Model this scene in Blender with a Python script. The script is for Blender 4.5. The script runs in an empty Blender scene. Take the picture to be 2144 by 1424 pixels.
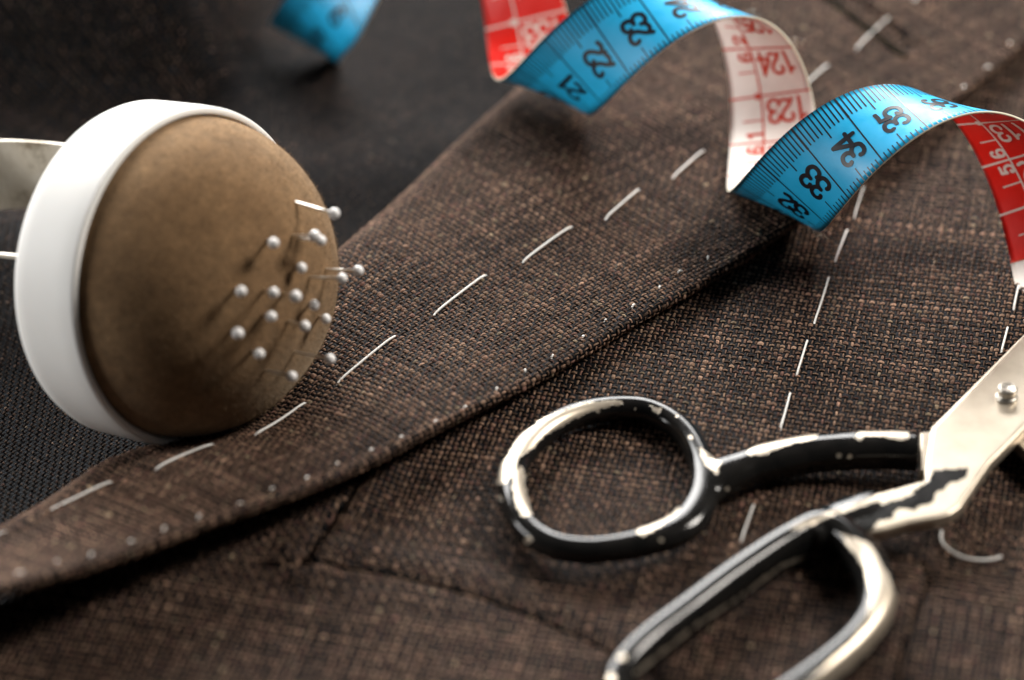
import bpy, bmesh, math, random
import numpy as np
from mathutils import Vector

# ------------------------------------------------------------------ camera, light, exposure
MM = 0.001                       # all geometry below is written in millimetres
sc = bpy.context.scene
PITCH = math.radians(36.0)       # the camera looks down at this angle
DIST = 519.0                     # mm from the camera to the centre of the cloth
LENS = 100.0
FPX = 2144 * LENS / 36.0
CP, SP = math.cos(PITCH), math.sin(PITCH)
FW = np.array([0, CP, -SP]); UP = np.array([0, SP, CP]); RT = np.array([1.0, 0, 0])
CAM = -FW * DIST

cam_d = bpy.data.cameras.new('camera')
cam_d.lens = LENS; cam_d.sensor_width = 36.0
cam_d.clip_start = 0.02; cam_d.clip_end = 20.0
cam_d.dof.use_dof = True
cam_d.dof.focus_distance = 0.516
cam_d.dof.aperture_fstop = 7.8
cam = bpy.data.objects.new('camera', cam_d)
cam.location = Vector(CAM * MM)
cam.rotation_euler = (math.pi / 2 - PITCH, 0, 0)
sc.collection.objects.link(cam)
sc.camera = cam

world = bpy.data.worlds.new('World'); sc.world = world
world.use_nodes = True
bgn = world.node_tree.nodes['Background']
bgn.inputs[0].default_value = (0.95, 0.97, 1.0, 1)
bgn.inputs[1].default_value = 0.035

def area(name, loc, target, sx, sy, power, col):
    d = bpy.data.lights.new(name, 'AREA'); d.shape = 'RECTANGLE'
    d.size = sx * MM; d.size_y = sy * MM; d.energy = power; d.color = col
    o = bpy.data.objects.new(name, d)
    o.location = Vector(loc) * MM
    o.rotation_euler = (Vector(target) - Vector(loc)).to_track_quat('-Z', 'Y').to_euler()
    sc.collection.objects.link(o)
    return o
area('window_light', (-190, 790, 430), (0, 10, 0), 860, 400, 24.5, (1.0, 0.985, 0.96))
area('side_light', (630, 160, 610), (-30, 0, 10), 240, 240, 10.0, (1.0, 0.94, 0.86))
area('fill_light', (-760, 60, 230), (-20, 10, 10), 420, 260, 5.6, (1.0, 0.985, 0.96))  # unseen fill lamp, added to brighten the cup wall and blue tape

sc.view_settings.view_transform = 'Standard'
sc.view_settings.look = 'None'
sc.view_settings.exposure = 0.0
sc.view_settings.gamma = 1.0
sc.render.engine = 'CYCLES'
sc.cycles.max_bounces = 6
sc.cycles.use_denoising = True

rng = np.random.default_rng(7)
random.seed(7)

# ------------------------------------------------------------------ helpers
def proj(X):
    X = np.atleast_2d(X); d = X - CAM; z = d @ FW
    return np.stack([1072 + FPX * (d @ RT) / z, 712 - FPX * (d @ UP) / z], -1)

def ground(px, py, z=0.0):
    """point of the cloth (height z) that the photograph shows at px, py"""
    r = FW * FPX + RT * (px - 1072) + UP * (712 - py)
    t = (z - CAM[2]) / r[2]
    return CAM + t * r

def link(name, me, mats, parent=None, loc=None):
    o = bpy.data.objects.new(name, me)
    for m in (mats if isinstance(mats, (list, tuple)) else [mats]):
        me.materials.append(m)
    if parent is not None:
        o.parent = parent
    sc.collection.objects.link(o)
    return o

def origin_of(o):
    v = np.zeros(3)
    while o is not None:
        v = v + np.array(o.location) / MM
        o = o.parent
    return v

def mesh_obj(name, verts, faces, mats, parent=None, smooth=True, loc=None, mat_idx=None):
    """verts in world mm; the object sits at loc (mm) or at its parent's origin"""
    verts = np.asarray(verts, float)
    base = origin_of(parent) if parent is not None else np.zeros(3)
    if loc is not None:
        base = base * 0 + np.asarray(loc, float)
    me = bpy.data.meshes.new(name)
    me.from_pydata(((verts - base) * MM).tolist(), [], [list(map(int, f)) for f in faces])
    if smooth:
        me.polygons.foreach_set('use_smooth', [True] * len(me.polygons))
    if mat_idx is not None:
        me.polygons.foreach_set('material_index', list(map(int, mat_idx)))
    me.update()
    o = link(name, me, mats, parent)
    if loc is not None:
        pb = origin_of(parent) if parent is not None else np.zeros(3)
        o.location = Vector((np.asarray(loc, float) - pb) * MM)
    return o

def big_mesh(name, verts, quads, mats, parent=None):
    verts = np.asarray(verts, np.float32); quads = np.asarray(quads, np.int32)
    base = origin_of(parent) if parent is not None else np.zeros(3)
    me = bpy.data.meshes.new(name)
    me.vertices.add(len(verts)); me.vertices.foreach_set('co', ((verts - base) * MM).astype(np.float32).ravel())
    me.loops.add(quads.size); me.loops.foreach_set('vertex_index', quads.ravel())
    me.polygons.add(len(quads))
    me.polygons.foreach_set('loop_start', np.arange(0, quads.size, 4, dtype=np.int32))
    me.polygons.foreach_set('loop_total', np.full(len(quads), 4, np.int32))
    me.polygons.foreach_set('use_smooth', np.ones(len(quads), bool))
    me.update(calc_edges=True)
    return link(name, me, mats, parent)

def empty(name, loc, label, cat, group=None):
    o = bpy.data.objects.new(name, None)
    o.empty_display_size = 0.005
    o.location = Vector(np.asarray(loc, float) * MM)
    sc.collection.objects.link(o)
    tag(o, label, cat, group)
    return o

def tag(o, label=None, cat=None, group=None, kind=None):
    if label: o['label'] = label
    if cat: o['category'] = cat
    if group: o['group'] = group
    if kind: o['kind'] = kind
    return o

def grid_quads(nu, nv, closed_v=False, off=0):
    q = []
    nvv = nv if closed_v else nv - 1
    i, j = np.meshgrid(np.arange(nu - 1), np.arange(nvv), indexing='ij')
    j2 = (j + 1) % nv
    return np.stack([i * nv + j, (i + 1) * nv + j, (i + 1) * nv + j2, i * nv + j2], -1).reshape(-1, 4) + off

def catmull(P, n, closed=False):
    P = np.asarray(P, float); m = len(P); out = []
    segs = m if closed else m - 1
    for i in range(segs):
        if closed:
            a, b, c, d = P[(i - 1) % m], P[i], P[(i + 1) % m], P[(i + 2) % m]
        else:
            a, b, c, d = P[max(i - 1, 0)], P[i], P[i + 1], P[min(i + 2, m - 1)]
        for k in range(n):
            f = k / n
            out.append(b + .5 * f * ((c - a) + f * ((2 * a - 5 * b + 4 * c - d) + f * (3 * (b - c) + d - a))))
    if not closed:
        out.append(P[-1])
    return np.array(out)

def sweep(path, rw, rh, n=16, closed=False, up=(0, 0, 1), power=2.0):
    """oval tube along path; rw = radius sideways, rh = radius along up"""
    path = np.asarray(path, float); m = len(path)
    rw = np.broadcast_to(np.asarray(rw, float), (m,)); rh = np.broadcast_to(np.asarray(rh, float), (m,))
    if closed:
        T = np.roll(path, -1, 0) - np.roll(path, 1, 0)
    else:
        T = np.gradient(path, axis=0)
    T /= np.linalg.norm(T, axis=1)[:, None] + 1e-9
    u = np.asarray(up, float)
    S = np.cross(T, u); S /= np.linalg.norm(S, axis=1)[:, None] + 1e-9
    N = np.cross(S, T)
    a = np.linspace(0, 2 * math.pi, n, endpoint=False)
    ca = np.sign(np.cos(a)) * np.abs(np.cos(a)) ** (2 / power); sa = np.sign(np.sin(a)) * np.abs(np.sin(a)) ** (2 / power)
    V = path[:, None] + S[:, None] * (rw[:, None] * ca)[..., None] + N[:, None] * (rh[:, None] * sa)[..., None]
    V = V.reshape(-1, 3)
    if closed:
        i, j = np.meshgrid(np.arange(m), np.arange(n), indexing='ij')
        i2 = (i + 1) % m; j2 = (j + 1) % n
        F = np.stack([i * n + j, i * n + j2, i2 * n + j2, i2 * n + j], -1).reshape(-1, 4).tolist()
    else:
        i, j = np.meshgrid(np.arange(m - 1), np.arange(n), indexing='ij')
        j2 = (j + 1) % n
        F = np.stack([i * n + j, i * n + j2, (i + 1) * n + j2, (i + 1) * n + j], -1).reshape(-1, 4).tolist()
        F.append(list(range(n))); F.append(list(range((m - 1) * n, m * n))[::-1])
    return V, F

def merge(parts):
    V, F, o = [], [], 0
    for v, f in parts:
        V.append(np.asarray(v)); F += [[k + o for k in q] for q in f]; o += len(v)
    return np.concatenate(V), F

def lathe(profile, c, n, segs=96):
    """profile = [(radius, height along n)]"""
    n = np.asarray(n, float); n = n / np.linalg.norm(n)
    u = np.cross(n, [0, 0, 1.0]) if abs(n[2]) < .95 else np.cross(n, [1.0, 0, 0])
    u /= np.linalg.norm(u); v = np.cross(n, u)
    a = np.linspace(0, 2 * math.pi, segs, endpoint=False)
    circ = np.cos(a)[:, None] * u + np.sin(a)[:, None] * v
    V = np.concatenate([np.asarray(c) + n * h + circ * r for r, h in profile])
    F = grid_quads(len(profile), segs, True).tolist()
    if profile[0][0] > 1e-6: F.append(list(range(segs)))
    if profile[-1][0] > 1e-6: F.append(list(range((len(profile) - 1) * segs, len(profile) * segs))[::-1])
    return V, F

def fused(name, V, F, voxel, smooth_iter, mats, parent):
    """overlapping lumps grown into one casting"""
    tmp = mesh_obj('casting_blank', V, F, [], parent)
    r = tmp.modifiers.new('r', 'REMESH'); r.mode = 'VOXEL'; r.voxel_size = voxel * MM
    s = tmp.modifiers.new('s', 'SMOOTH'); s.factor = 0.5; s.iterations = smooth_iter
    dg = bpy.context.evaluated_depsgraph_get()
    me = bpy.data.meshes.new_from_object(tmp.evaluated_get(dg))
    me.name = name
    bpy.data.objects.remove(tmp)
    me.polygons.foreach_set('use_smooth', np.ones(len(me.polygons), bool))
    me.materials.clear()
    return link(name, me, mats, parent)

def world_verts(o):
    n = len(o.data.vertices); a = np.empty(n * 3, np.float32)
    o.data.vertices.foreach_get('co', a)
    return a.reshape(-1, 3) / MM + origin_of(o)

# ------------------------------------------------------------------ materials
def new_mat(name):
    m = bpy.data.materials.new(name); m.use_nodes = True
    nt = m.node_tree; b = nt.nodes['Principled BSDF']
    return m, nt, b, nt.nodes, nt.links

def simple(name, col, rough=.5, metal=0.0, spec=.5, coat=0.0):
    m, nt, b, N, L = new_mat(name)
    b.inputs['Base Color'].default_value = (*col, 1); b.inputs['Roughness'].default_value = rough
    b.inputs['Metallic'].default_value = metal; b.inputs['Specular IOR Level'].default_value = spec
    b.inputs['Coat Weight'].default_value = coat
    return m

def noise(nt, scale, detail=3, rough=.55, coord=None, dist=0.0):
    n = nt.nodes.new('ShaderNodeTexNoise')
    n.inputs['Scale'].default_value = scale; n.inputs['Detail'].default_value = detail
    n.inputs['Roughness'].default_value = rough; n.inputs['Distortion'].default_value = dist
    if coord is None:
        coord = nt.nodes.new('ShaderNodeTexCoord').outputs['Object']
    nt.links.new(coord, n.inputs['Vector'])
    return n

def ramp(nt, src, stops):
    r = nt.nodes.new('ShaderNodeValToRGB')
    e = r.color_ramp.elements
    while len(e) > len(stops): e.remove(e[-1])
    while len(e) < len(stops): e.new(.5)
    for k, (p, c) in zip(e, stops):
        k.position = p; k.color = (*c, 1) if len(c) == 3 else c
    nt.links.new(src, r.inputs[0])
    return r

def bump(nt, b, src, dist, strength=1.0):
    n = nt.nodes.new('ShaderNodeBump'); n.inputs['Distance'].default_value = dist * MM
    n.inputs['Strength'].default_value = strength
    nt.links.new(src, n.inputs['Height']); nt.links.new(n.outputs[0], b.inputs['Normal'])
    return n

def mathn(nt, op, a, bv):
    n = nt.nodes.new('ShaderNodeMath'); n.operation = op
    for k, x in enumerate((a, bv)):
        if x is None: continue
        if isinstance(x, (int, float)): n.inputs[k].default_value = x
        else: nt.links.new(x, n.inputs[k])
    return n.outputs[0]

def yarn_material():
    m, nt, b, N, L = new_mat('wool_yarn')
    col = N.new('ShaderNodeAttribute'); col.attribute_name = 'yarn'
    st = N.new('ShaderNodeAttribute'); st.attribute_name = 'strand'
    # twisted fibres: stripes running along each float
    mp = N.new('ShaderNodeMapping'); mp.inputs['Scale'].default_value = (7.0, 1.6, 1.0)
    L.new(st.outputs['Vector'], mp.inputs['Vector'])
    n1 = N.new('ShaderNodeTexNoise'); n1.inputs['Scale'].default_value = 1.0; n1.inputs['Detail'].default_value = 2.0
    L.new(mp.outputs[0], n1.inputs['Vector'])
    r = ramp(nt, n1.outputs[0], [(.30, (.42, .42, .42)), (.52, (.95, .95, .95)), (.72, (1.55, 1.5, 1.4))])
    mx = N.new('ShaderNodeMix'); mx.data_type = 'RGBA'; mx.blend_type = 'MULTIPLY'; mx.inputs['Factor'].default_value = 1
    L.new(col.outputs['Color'], mx.inputs['A']); L.new(r.outputs[0], mx.inputs['B'])
    L.new(mx.outputs['Result'], b.inputs['Base Color'])
    b.inputs['Roughness'].default_value = .65; b.inputs['Specular IOR Level'].default_value = .07
    b.inputs['Sheen Weight'].default_value = 0.0
    bump(nt, b, n1.outputs[0], .10, .8)
    return m

def base_cloth(name, col):
    m, nt, b, N, L = new_mat(name)
    n1 = noise(nt, 900.0, 3)
    r = ramp(nt, n1.outputs[0], [(.35, tuple(c * .5 for c in col)), (.7, tuple(c * 1.5 for c in col))])
    L.new(r.outputs[0], b.inputs['Base Color']); b.inputs['Roughness'].default_value = .9
    b.inputs['Specular IOR Level'].default_value = .03
    bump(nt, b, n1.outputs[0], .2)
    return m

M_YARN = yarn_material()
M_BASE = base_cloth('dark_ground_yarn', (.0040, .0045, .0055))
def thread_material():
    m, nt, b, N, L = new_mat('white_cotton_thread')
    b.inputs['Base Color'].default_value = (.86, .83, .78, 1); b.inputs['Roughness'].default_value = .6
    st = N.new('ShaderNodeAttribute'); st.attribute_name = 'twist'
    w = N.new('ShaderNodeTexWave'); w.wave_type = 'BANDS'; w.bands_direction = 'DIAGONAL'
    w.inputs['Scale'].default_value = 1.0
    L.new(st.outputs['Vector'], w.inputs['Vector'])
    bump(nt, b, w.outputs['Fac'], .06)
    r = ramp(nt, w.outputs['Fac'], [(0, (.74, .72, .68)), (.6, (.93, .92, .89))])
    L.new(r.outputs[0], b.inputs['Base Color'])
    b.inputs['Sheen Weight'].default_value = .3
    return m
M_THREAD = thread_material()

# ------------------------------------------------------------------ cloth: shape of the layers
def polyline(pxs, z=0.0):
    return np.array([ground(x, y, z)[:2] for x, y in pxs])

def dist_poly(P, x, y):
    """distance to a polyline, signed by side, and position 0..1 along it"""
    best = np.full(x.shape, 1e9); sgn = np.zeros(x.shape); pos = np.zeros(x.shape)
    L = np.r_[0, np.cumsum(np.linalg.norm(np.diff(P, axis=0), axis=1))]
    for k in range(len(P) - 1):
        a, b = P[k], P[k + 1]; d = b - a; l2 = d @ d
        t = np.clip(((x - a[0]) * d[0] + (y - a[1]) * d[1]) / l2, 0, 1)
        dx = x - a[0] - t * d[0]; dy = y - a[1] - t * d[1]
        q = np.hypot(dx, dy); m = q < best
        best = np.where(m, q, best)
        sgn = np.where(m, np.sign(d[0] * dy - d[1] * dx), sgn)
        pos = np.where(m, (L[k] + t * math.sqrt(l2)) / L[-1], pos)
    return best, sgn, pos

SEAM = catmull(polyline([(640, 1183), (680, 1184), (720, 1187), (820, 1197), (920, 1218), (1040, 1252), (1150, 1296), (1250, 1345), (1330, 1390)]), 5)
CREASE = catmull(polyline([(775, 985), (735, 1030), (690, 1095), (632, 1180)]), 5)
SEAM2 = catmull(polyline([(1800, 1175), (1880, 1172), (1925, 1180), (1940, 1205), (1928, 1260), (1898, 1340), (1865, 1440)]), 5)
HOLE = polyline([(1752, 8), (1895, 118)])          # the buttonhole on the lapel

def h_body(x, y):
    z = .55 * np.sin(x * .055 + y * .03 + 1) + .45 * np.sin(x * .021 - y * .06 + .4) + .22 * np.sin(x * .15 + y * .11)
    d, s, p = dist_poly(SEAM, x, y)
    z = z - .22 * np.exp(-(d / .7) ** 2) + np.where(s > 0, .8, .1) * np.exp(-((d - 4) / 3.6) ** 2)
    d, s, p = dist_poly(CREASE, x, y)
    z = z - 1.9 * np.exp(-(d / .85) ** 2) * np.clip(p * 2.2, 0, 1) + np.where(s > 0, 1.1, .3) * np.exp(-((d - 3.2) / 2.6) ** 2)
    d, s, p = dist_poly(SEAM2, x, y)
    z = z - .75 * np.exp(-(d / 1.0) ** 2) + np.where(s < 0, .7, 0) * np.exp(-((d - 3) / 3) ** 2)
    return z

# lapel: straight axis (along b), edges given as offsets a across it
_p0, _p1 = ground(240, 960, 3)[:2], ground(1060, 205, 3)[:2]
DB = (_p1 - _p0) / np.linalg.norm(_p1 - _p0); DA = np.array([DB[1], -DB[0]])
def ab(x, y):
    return (x - _p0[0]) * DA[0] + (y - _p0[1]) * DA[1], (x - _p0[0]) * DB[0] + (y - _p0[1]) * DB[1]
def xy(a, b):
    return _p0[0] + a * DA[0] + b * DB[0], _p0[1] + a * DA[1] + b * DB[1]

_L = [(-160, 1190, 3), (0, 1108, 3), (120, 1036, 2), (230, 966, -1), (330, 945, -5), (440, 914, -7), (540, 850, -6), (620, 745, -3), (672, 610, 0), (700, 535, 2), (850, 395, 3), (1060, 205, 3), (1150, 120, 3), (1290, -20, 3), (1420, -150, 3)]
_R = [(-150, 1272, 18), (0, 1232, 16), (200, 1175, 13.5), (400, 1112, 11), (600, 1035, 8.5), (800, 955, 6.5), (1000, 855, 5.6), (1250, 722, 4.6), (1400, 630, 3.9),
      (1600, 505, 3.4), (1720, 430, 3.4), (2000, 215, 3.8), (2144, 90, 4.2), (2300, -50, 5)]
_La = np.array([ab(*ground(x, y, z)[:2]) for x, y, z in _L]); print('lapel left b', _La[:, 1]); _Ra = np.array([ab(*ground(x, y, z)[:2]) for x, y, z in _R])
_rc = np.polyfit(_Ra[:, 1], _Ra[:, 0], 5)
_bmin, _bmax = min(_La[0, 1], _Ra[0, 1]), max(_La[-1, 1], _Ra[-1, 1])
_bs = np.linspace(_bmin, _bmax, 400)
_o = np.argsort(_La[:, 1])
def _soft(v, w=19):
    k = np.hanning(w + 2)[1:-1]; k /= k.sum()
    return np.convolve(np.r_[np.full(w // 2, v[0]), v, np.full(w // 2, v[-1])], k, 'valid')
_sl = _soft(np.interp(_bs, _La[_o, 1], _La[_o, 0])); _zl = _soft(np.interp(_bs, _La[_o, 1], np.array([r[2] for r in _L])[_o]))
def a_left(b): return np.interp(b, _bs, _sl)
def z_left(b): return np.interp(b, _bs, _zl)
def a_right(b): return np.polyval(_rc, np.clip(b, _bmin, _bmax))
def z_right(b): return np.interp(b, _Ra[:, 1], [r[2] for r in _R])
RC, RE, START = 9.0, .95, 4.5
def lapel_z(a, b):
    aL, aR = a_left(b), a_right(b)
    s = np.clip((a - aL) / np.maximum(aR - aL, 1), 0, 1)
    return (z_left(b) - .1) * (1 - s) ** 2.2 + z_right(b) * s + 2.9 * ((1 - s) - (1 - s) ** 2.2) + .5 * np.sin(math.pi * s) + .35 * np.sin(b * .11 + a * .09) + .25 * np.sin(b * .047 - a * .16)
def lapel_xyz(x, y):
    a, b = ab(x, y)
    A0, A1 = a_left(b) + START, a_right(b) - RE
    z = lapel_z(np.clip(a, A0, A1), b)
    l = np.maximum(A0 - a, 0); g = np.minimum(l / RC, 2.0)
    a2 = np.where(l > 0, A0 - RC * np.sin(g), a); z = z - RC * (1 - np.cos(g))
    l = np.maximum(a - A1, 0); g = np.minimum(l / RE, 3.0)
    a2 = np.where(l > 0, A1 + RE * np.sin(g), a2); z = z - RE * (1 - np.cos(g))
    X, Y = xy(a2, b)
    d, s, p = dist_poly(HOLE, X, Y)
    z = z - 1.0 * np.exp(-(d / .8) ** 2) + .5 * np.exp(-((d - 1.6) / .9) ** 2)
    return np.stack([X, Y, z], -1)
def lapel_mask(x, y):
    a, b = ab(x, y)
    return (a > a_left(b) + START - RC * 1.75) & (a < a_right(b) - RE + RE * 2.9) & (b > _bmin) & (b < _bmax)

def body_xyz(x, y):
    return np.stack([x, y, h_body(x, y)], -1)
def body_mask(x, y):
    a, b = ab(x, y)
    return a > a_right(b) - 16

def body_weave_mask(x, y):
    # the cloth is sewn down along the seams: a thin line without floats
    return body_mask(x, y) 

def under_z(x, y):
    z = -12 + .8 * np.sin(x * .05 + 1.0) * np.sin(y * .045) + .4 * np.sin(x * .11 - y * .07)
    z = z + 30 / (1 + np.exp(-(y - 108 + .22 * (x + 90)) / 4.5)) / (1 + np.exp((x + 64) / 4.0))      # fold at the back
    z = z + 5.0 * np.exp(-((y - 62 - .35 * (x + 60)) / 16.0) ** 2) / (1 + np.exp((x + 20) / 14.0))    # soft swell behind the cushion
    return z
def under_xyz(x, y):
    return np.stack([x, y, under_z(x, y)], -1)
def under_mask(x, y):
    a, b = ab(x, y)
    return a < a_left(b) + 6

# ------------------------------------------------------------------ cloth: woven yarns
TT = np.array([-1, -.55, 0, .55, 1.0]); CC = np.array([-1, -.42, .42, 1.0])
def walk(n, amp, smooth):
    w = rng.normal(size=n + smooth * 2)
    k = np.ones(smooth) / smooth
    w = np.convolve(np.convolve(w, k, 'same'), k, 'same')[smooth:smooth + n]
    return amp * w / (w.std() + 1e-9)

def weave(name, parent, fun, mask, theta, pu, pv, bw, tone, navy, box, plaid=(0, 0), grey=0.0, lenf=1.0, jit=.16):
    """plain weave of a brown and a navy strand; theta = direction of the weft"""
    c, s = math.cos(theta), math.sin(theta)
    x0, x1, y0, y1 = box
    cor = np.array([(x, y) for x in (x0, x1) for y in (y0, y1)])
    U = cor[:, 0] * c + cor[:, 1] * s; V = -cor[:, 0] * s + cor[:, 1] * c
    i0, i1, j0, j1 = int(U.min() / pu), int(U.max() / pu) + 1, int(V.min() / pv), int(V.max() / pv) + 1
    I, J = np.meshgrid(np.arange(i0, i1), np.arange(j0, j1), indexing='ij')
    ni, nj = I.shape
    warp_tone = walk(ni, .26, 1) + .40 * (rng.random(ni) < .05); weft_tone = walk(nj, .26, 1) + .34 * (rng.random(nj) < .05)
    warp_w, weft_w = np.exp(walk(ni, .20, 1)), np.exp(walk(nj, .20, 1))
    wig_u, wig_v = walk(ni, .06, 2), walk(nj, .06, 2)
    slub = np.exp(rng.normal(size=I.shape) * .26)
    # thick places run on for a few picks along one yarn
    runs = (rng.random(I.shape) < .010)
    along = runs.copy()
    for k in (2, 4): along[:, k:] |= runs[:, :-k]
    slub = np.where(along, slub * 1.55, slub)
    u = (I + .5) * pu + wig_u[:, None] * pu; v = (J + .5) * pv + wig_v[None] * pv
    X, Y = u * c - v * s, u * s + v * c
    ok = (X > x0) & (X < x1) & (Y > y0) & (Y < y1) & mask(X, Y)
    p3 = fun(X[ok], Y[ok]); pr = proj(p3)
    vis = (pr[:, 0] > -190) & (pr[:, 0] < 2330) & (pr[:, 1] > -170) & (pr[:, 1] < 1590)
    idx = np.argwhere(ok)[vis]; S0 = p3[vis]
    ii, jj = idx[:, 0], idx[:, 1]; n = len(ii)
    x, y = X[ii, jj], Y[ii, jj]; e = .15
    Tu = (fun(x + c * e, y + s * e) - fun(x - c * e, y - s * e)) / (2 * e)
    Tv = (fun(x - s * e, y + c * e) - fun(x + s * e, y - c * e)) / (2 * e)
    Nn = np.cross(Tu, Tv); Nn /= np.linalg.norm(Nn, axis=1)[:, None] + 1e-9
    H = ((I[ii, jj] + J[ii, jj]) % 2 == 0)
    tn = np.where(H, weft_tone[jj], warp_tone[ii]); ww = np.where(H, weft_w[jj], warp_w[ii]) * slub[ii, jj]
    if plaid[0]:
        pl = np.where(H, (J[ii, jj] % plaid[1]) < 1, (I[ii, jj] % plaid[0]) < 1)
        tn = tn + pl * .5; ww = ww * np.where(pl, 1.2, 1)
    along_p = np.where(H, pu, pv); across_p = np.where(H, pv, pu)
    Ta = np.where(H[:, None], Tu, Tv); Tc = np.where(H[:, None], Tv, -Tu)
    rot = rng.normal(size=n) * .07
    Ta, Tc = Ta * np.cos(rot)[:, None] + Tc * np.sin(rot)[:, None], Tc * np.cos(rot)[:, None] - Ta * np.sin(rot)[:, None]
    VV, QQ, col, strand = [], [], [], []
    def floats(width, length, offs, height, color):
        t = TT[None, :, None]; cc = CC[None, None, :]
        hw = (width / 2)[:, None, None]; hl = (length / 2)[:, None, None]
        prof = (1 - .16 * t ** 2 - .12 * np.abs(t))
        dc = offs[:, None, None] + hw * cc * prof
        da = hl * t + 0 * cc
        hh = height[:, None, None] * ((1 - 1.25 * t ** 2) * np.sqrt(1 - .85 * cc ** 2) + .18) - .06
        P = S0[:, None, None] + Ta[:, None, None] * da[..., None] + Tc[:, None, None] * dc[..., None] + Nn[:, None, None] * hh[..., None]
        st = np.stack([dc * 1.0 + rng.random(n)[:, None, None] * 50, da + rng.random(n)[:, None, None] * 90, np.zeros_like(da) + rng.random(n)[:, None, None] * 30], -1)
        base = sum(len(q) for q in VV)
        VV.append(P.reshape(-1, 3)); strand.append(st.reshape(-1, 3))
        q = grid_quads(5, 4)
        QQ.append((q[None] + (np.arange(n) * 20)[:, None, None]).reshape(-1, 4) + base)
        col.append(np.repeat(color, 20, axis=0))
    bwid = np.clip(across_p * bw * ww, .16, across_p * .95)
    off = across_p * (-.10 + rng.normal(size=n) * .03)
    k = tone * np.exp(tn + rng.normal(size=n) * jit)
    r1 = rng.random(n)
    hue = rng.random((n, 1))
    bc = np.array([.206, .120, .086]) * (1 - hue) + np.array([.222, .145, .101]) * hue
    bc = np.where((r1 < np.where(along[ii, jj], .12, .014))[:, None], np.array([.29, .215, .145]), bc)
    bc = np.where((r1 > .93)[:, None], np.array([.16, .085, .066]), bc)
    if grey:
        bc = bc * (1 - grey) + bc.mean(1, keepdims=True) * grey
    bc = bc * k[:, None]
    floats(bwid, along_p * 1.12 * lenf * np.exp(rng.normal(size=n) * .08), off, .19 + .26 * bwid, np.c_[bc, np.ones(n)])
    nw = np.clip(across_p * (.80 - bw * .8), .2, across_p * .60)
    nc = np.array(navy) * np.exp(rng.normal(size=(n, 1)) * .45)
    floats(nw, along_p * 1.2 + 0 * off, off + bwid / 2 + nw * .5, .10 + .12 * nw, np.c_[nc, np.ones(n)])
    V4 = np.concatenate(VV); Q4 = np.concatenate(QQ)
    o = big_mesh(name, V4, Q4, M_YARN, parent)
    at = o.data.color_attributes.new('yarn', 'FLOAT_COLOR', 'POINT')
    at.data.foreach_set('color', np.concatenate(col).astype(np.float32).ravel())
    at = o.data.attributes.new('strand', 'FLOAT_VECTOR', 'POINT')
    at.data.foreach_set('vector', np.concatenate(strand).astype(np.float32).ravel())
    tag(o, kind='stuff')
    print(name, n, 'cells', len(Q4) * 2, 'triangles')
    return o

def sheet(name, fun, mask, box, step, drop, parent, mats):
    xs, ys = np.arange(box[0], box[1], step), np.arange(box[2], box[3], step)
    X, Y = np.meshgrid(xs, ys, indexing='ij')
    e = .2
    P = fun(X.ravel(), Y.ravel())
    Tu = fun(X.ravel() + e, Y.ravel()) - P; Tv = fun(X.ravel(), Y.ravel() + e) - P
    Nn = np.cross(Tu, Tv); Nn /= np.linalg.norm(Nn, axis=1)[:, None] + 1e-9
    P = P - Nn * drop
    q = grid_quads(len(xs), len(ys)); m = mask(X.ravel(), Y.ravel())
    q = q[m[q].all(1)]
    used = np.unique(q); remap = np.zeros(len(P), int); remap[used] = np.arange(len(used))
    return big_mesh(name, P[used], remap[q], mats, parent)

BOX = (-135, 135, -112, 172)
jacket = empty('suit_jacket', (40, -20, 0), 'dark brown woven wool suit jacket with its lapel turned back and white tacking stitches', 'jacket')
cloth = empty('dark_cloth', (-60, 40, -12), 'dark navy and brown woven cloth lying under the pincushion', 'cloth')

lapel = sheet('lapel', lapel_xyz, lapel_mask, BOX, .6, .16, jacket, M_BASE)
weave('woven_yarns', lapel, lapel_xyz, lapel_mask, math.radians(-49), .93, 1.20, .40, .76, (.0030, .0036, .0050), BOX)
front = sheet('front_panel', body_xyz, body_mask, BOX, .8, .16, jacket, M_BASE)
weave('woven_yarns', front, body_xyz, body_weave_mask, math.radians(-13), 1.00, 1.33, .355, .70, (.0030, .0036, .0050), BOX, plaid=(24, 20))
under = sheet('ground_sheet', under_xyz, under_mask, BOX, .9, .16, cloth, M_BASE)
weave('woven_yarns', cloth, under_xyz, under_mask, math.radians(-40), .88, 1.05, .27, .32, (.0026, .0038, .0056), BOX, grey=.15, lenf=.55, jit=.36)

# ------------------------------------------------------------------ white stitches sewn into the cloth
def add_twist(o, n, m, length):
    at = o.data.attributes.new('twist', 'FLOAT_VECTOR', 'POINT')
    tw = np.zeros((m, n, 3)); tw[..., 0] = (np.linspace(0, length, m) * 2.2)[:, None]; tw[..., 1] = (np.arange(n) / n)[None]
    at.data.foreach_set('vector', tw.astype(np.float32).ravel())

def on_surface(px, py, fz):
    z = 3.0
    for k in range(12):
        p = ground(px, py, z); z = float(fz(np.array([p[0]]), np.array([p[1]]))[0]) + .35
    return p
def fz_lapel(x, y):
    return lapel_z(*ab(x, y))

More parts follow.
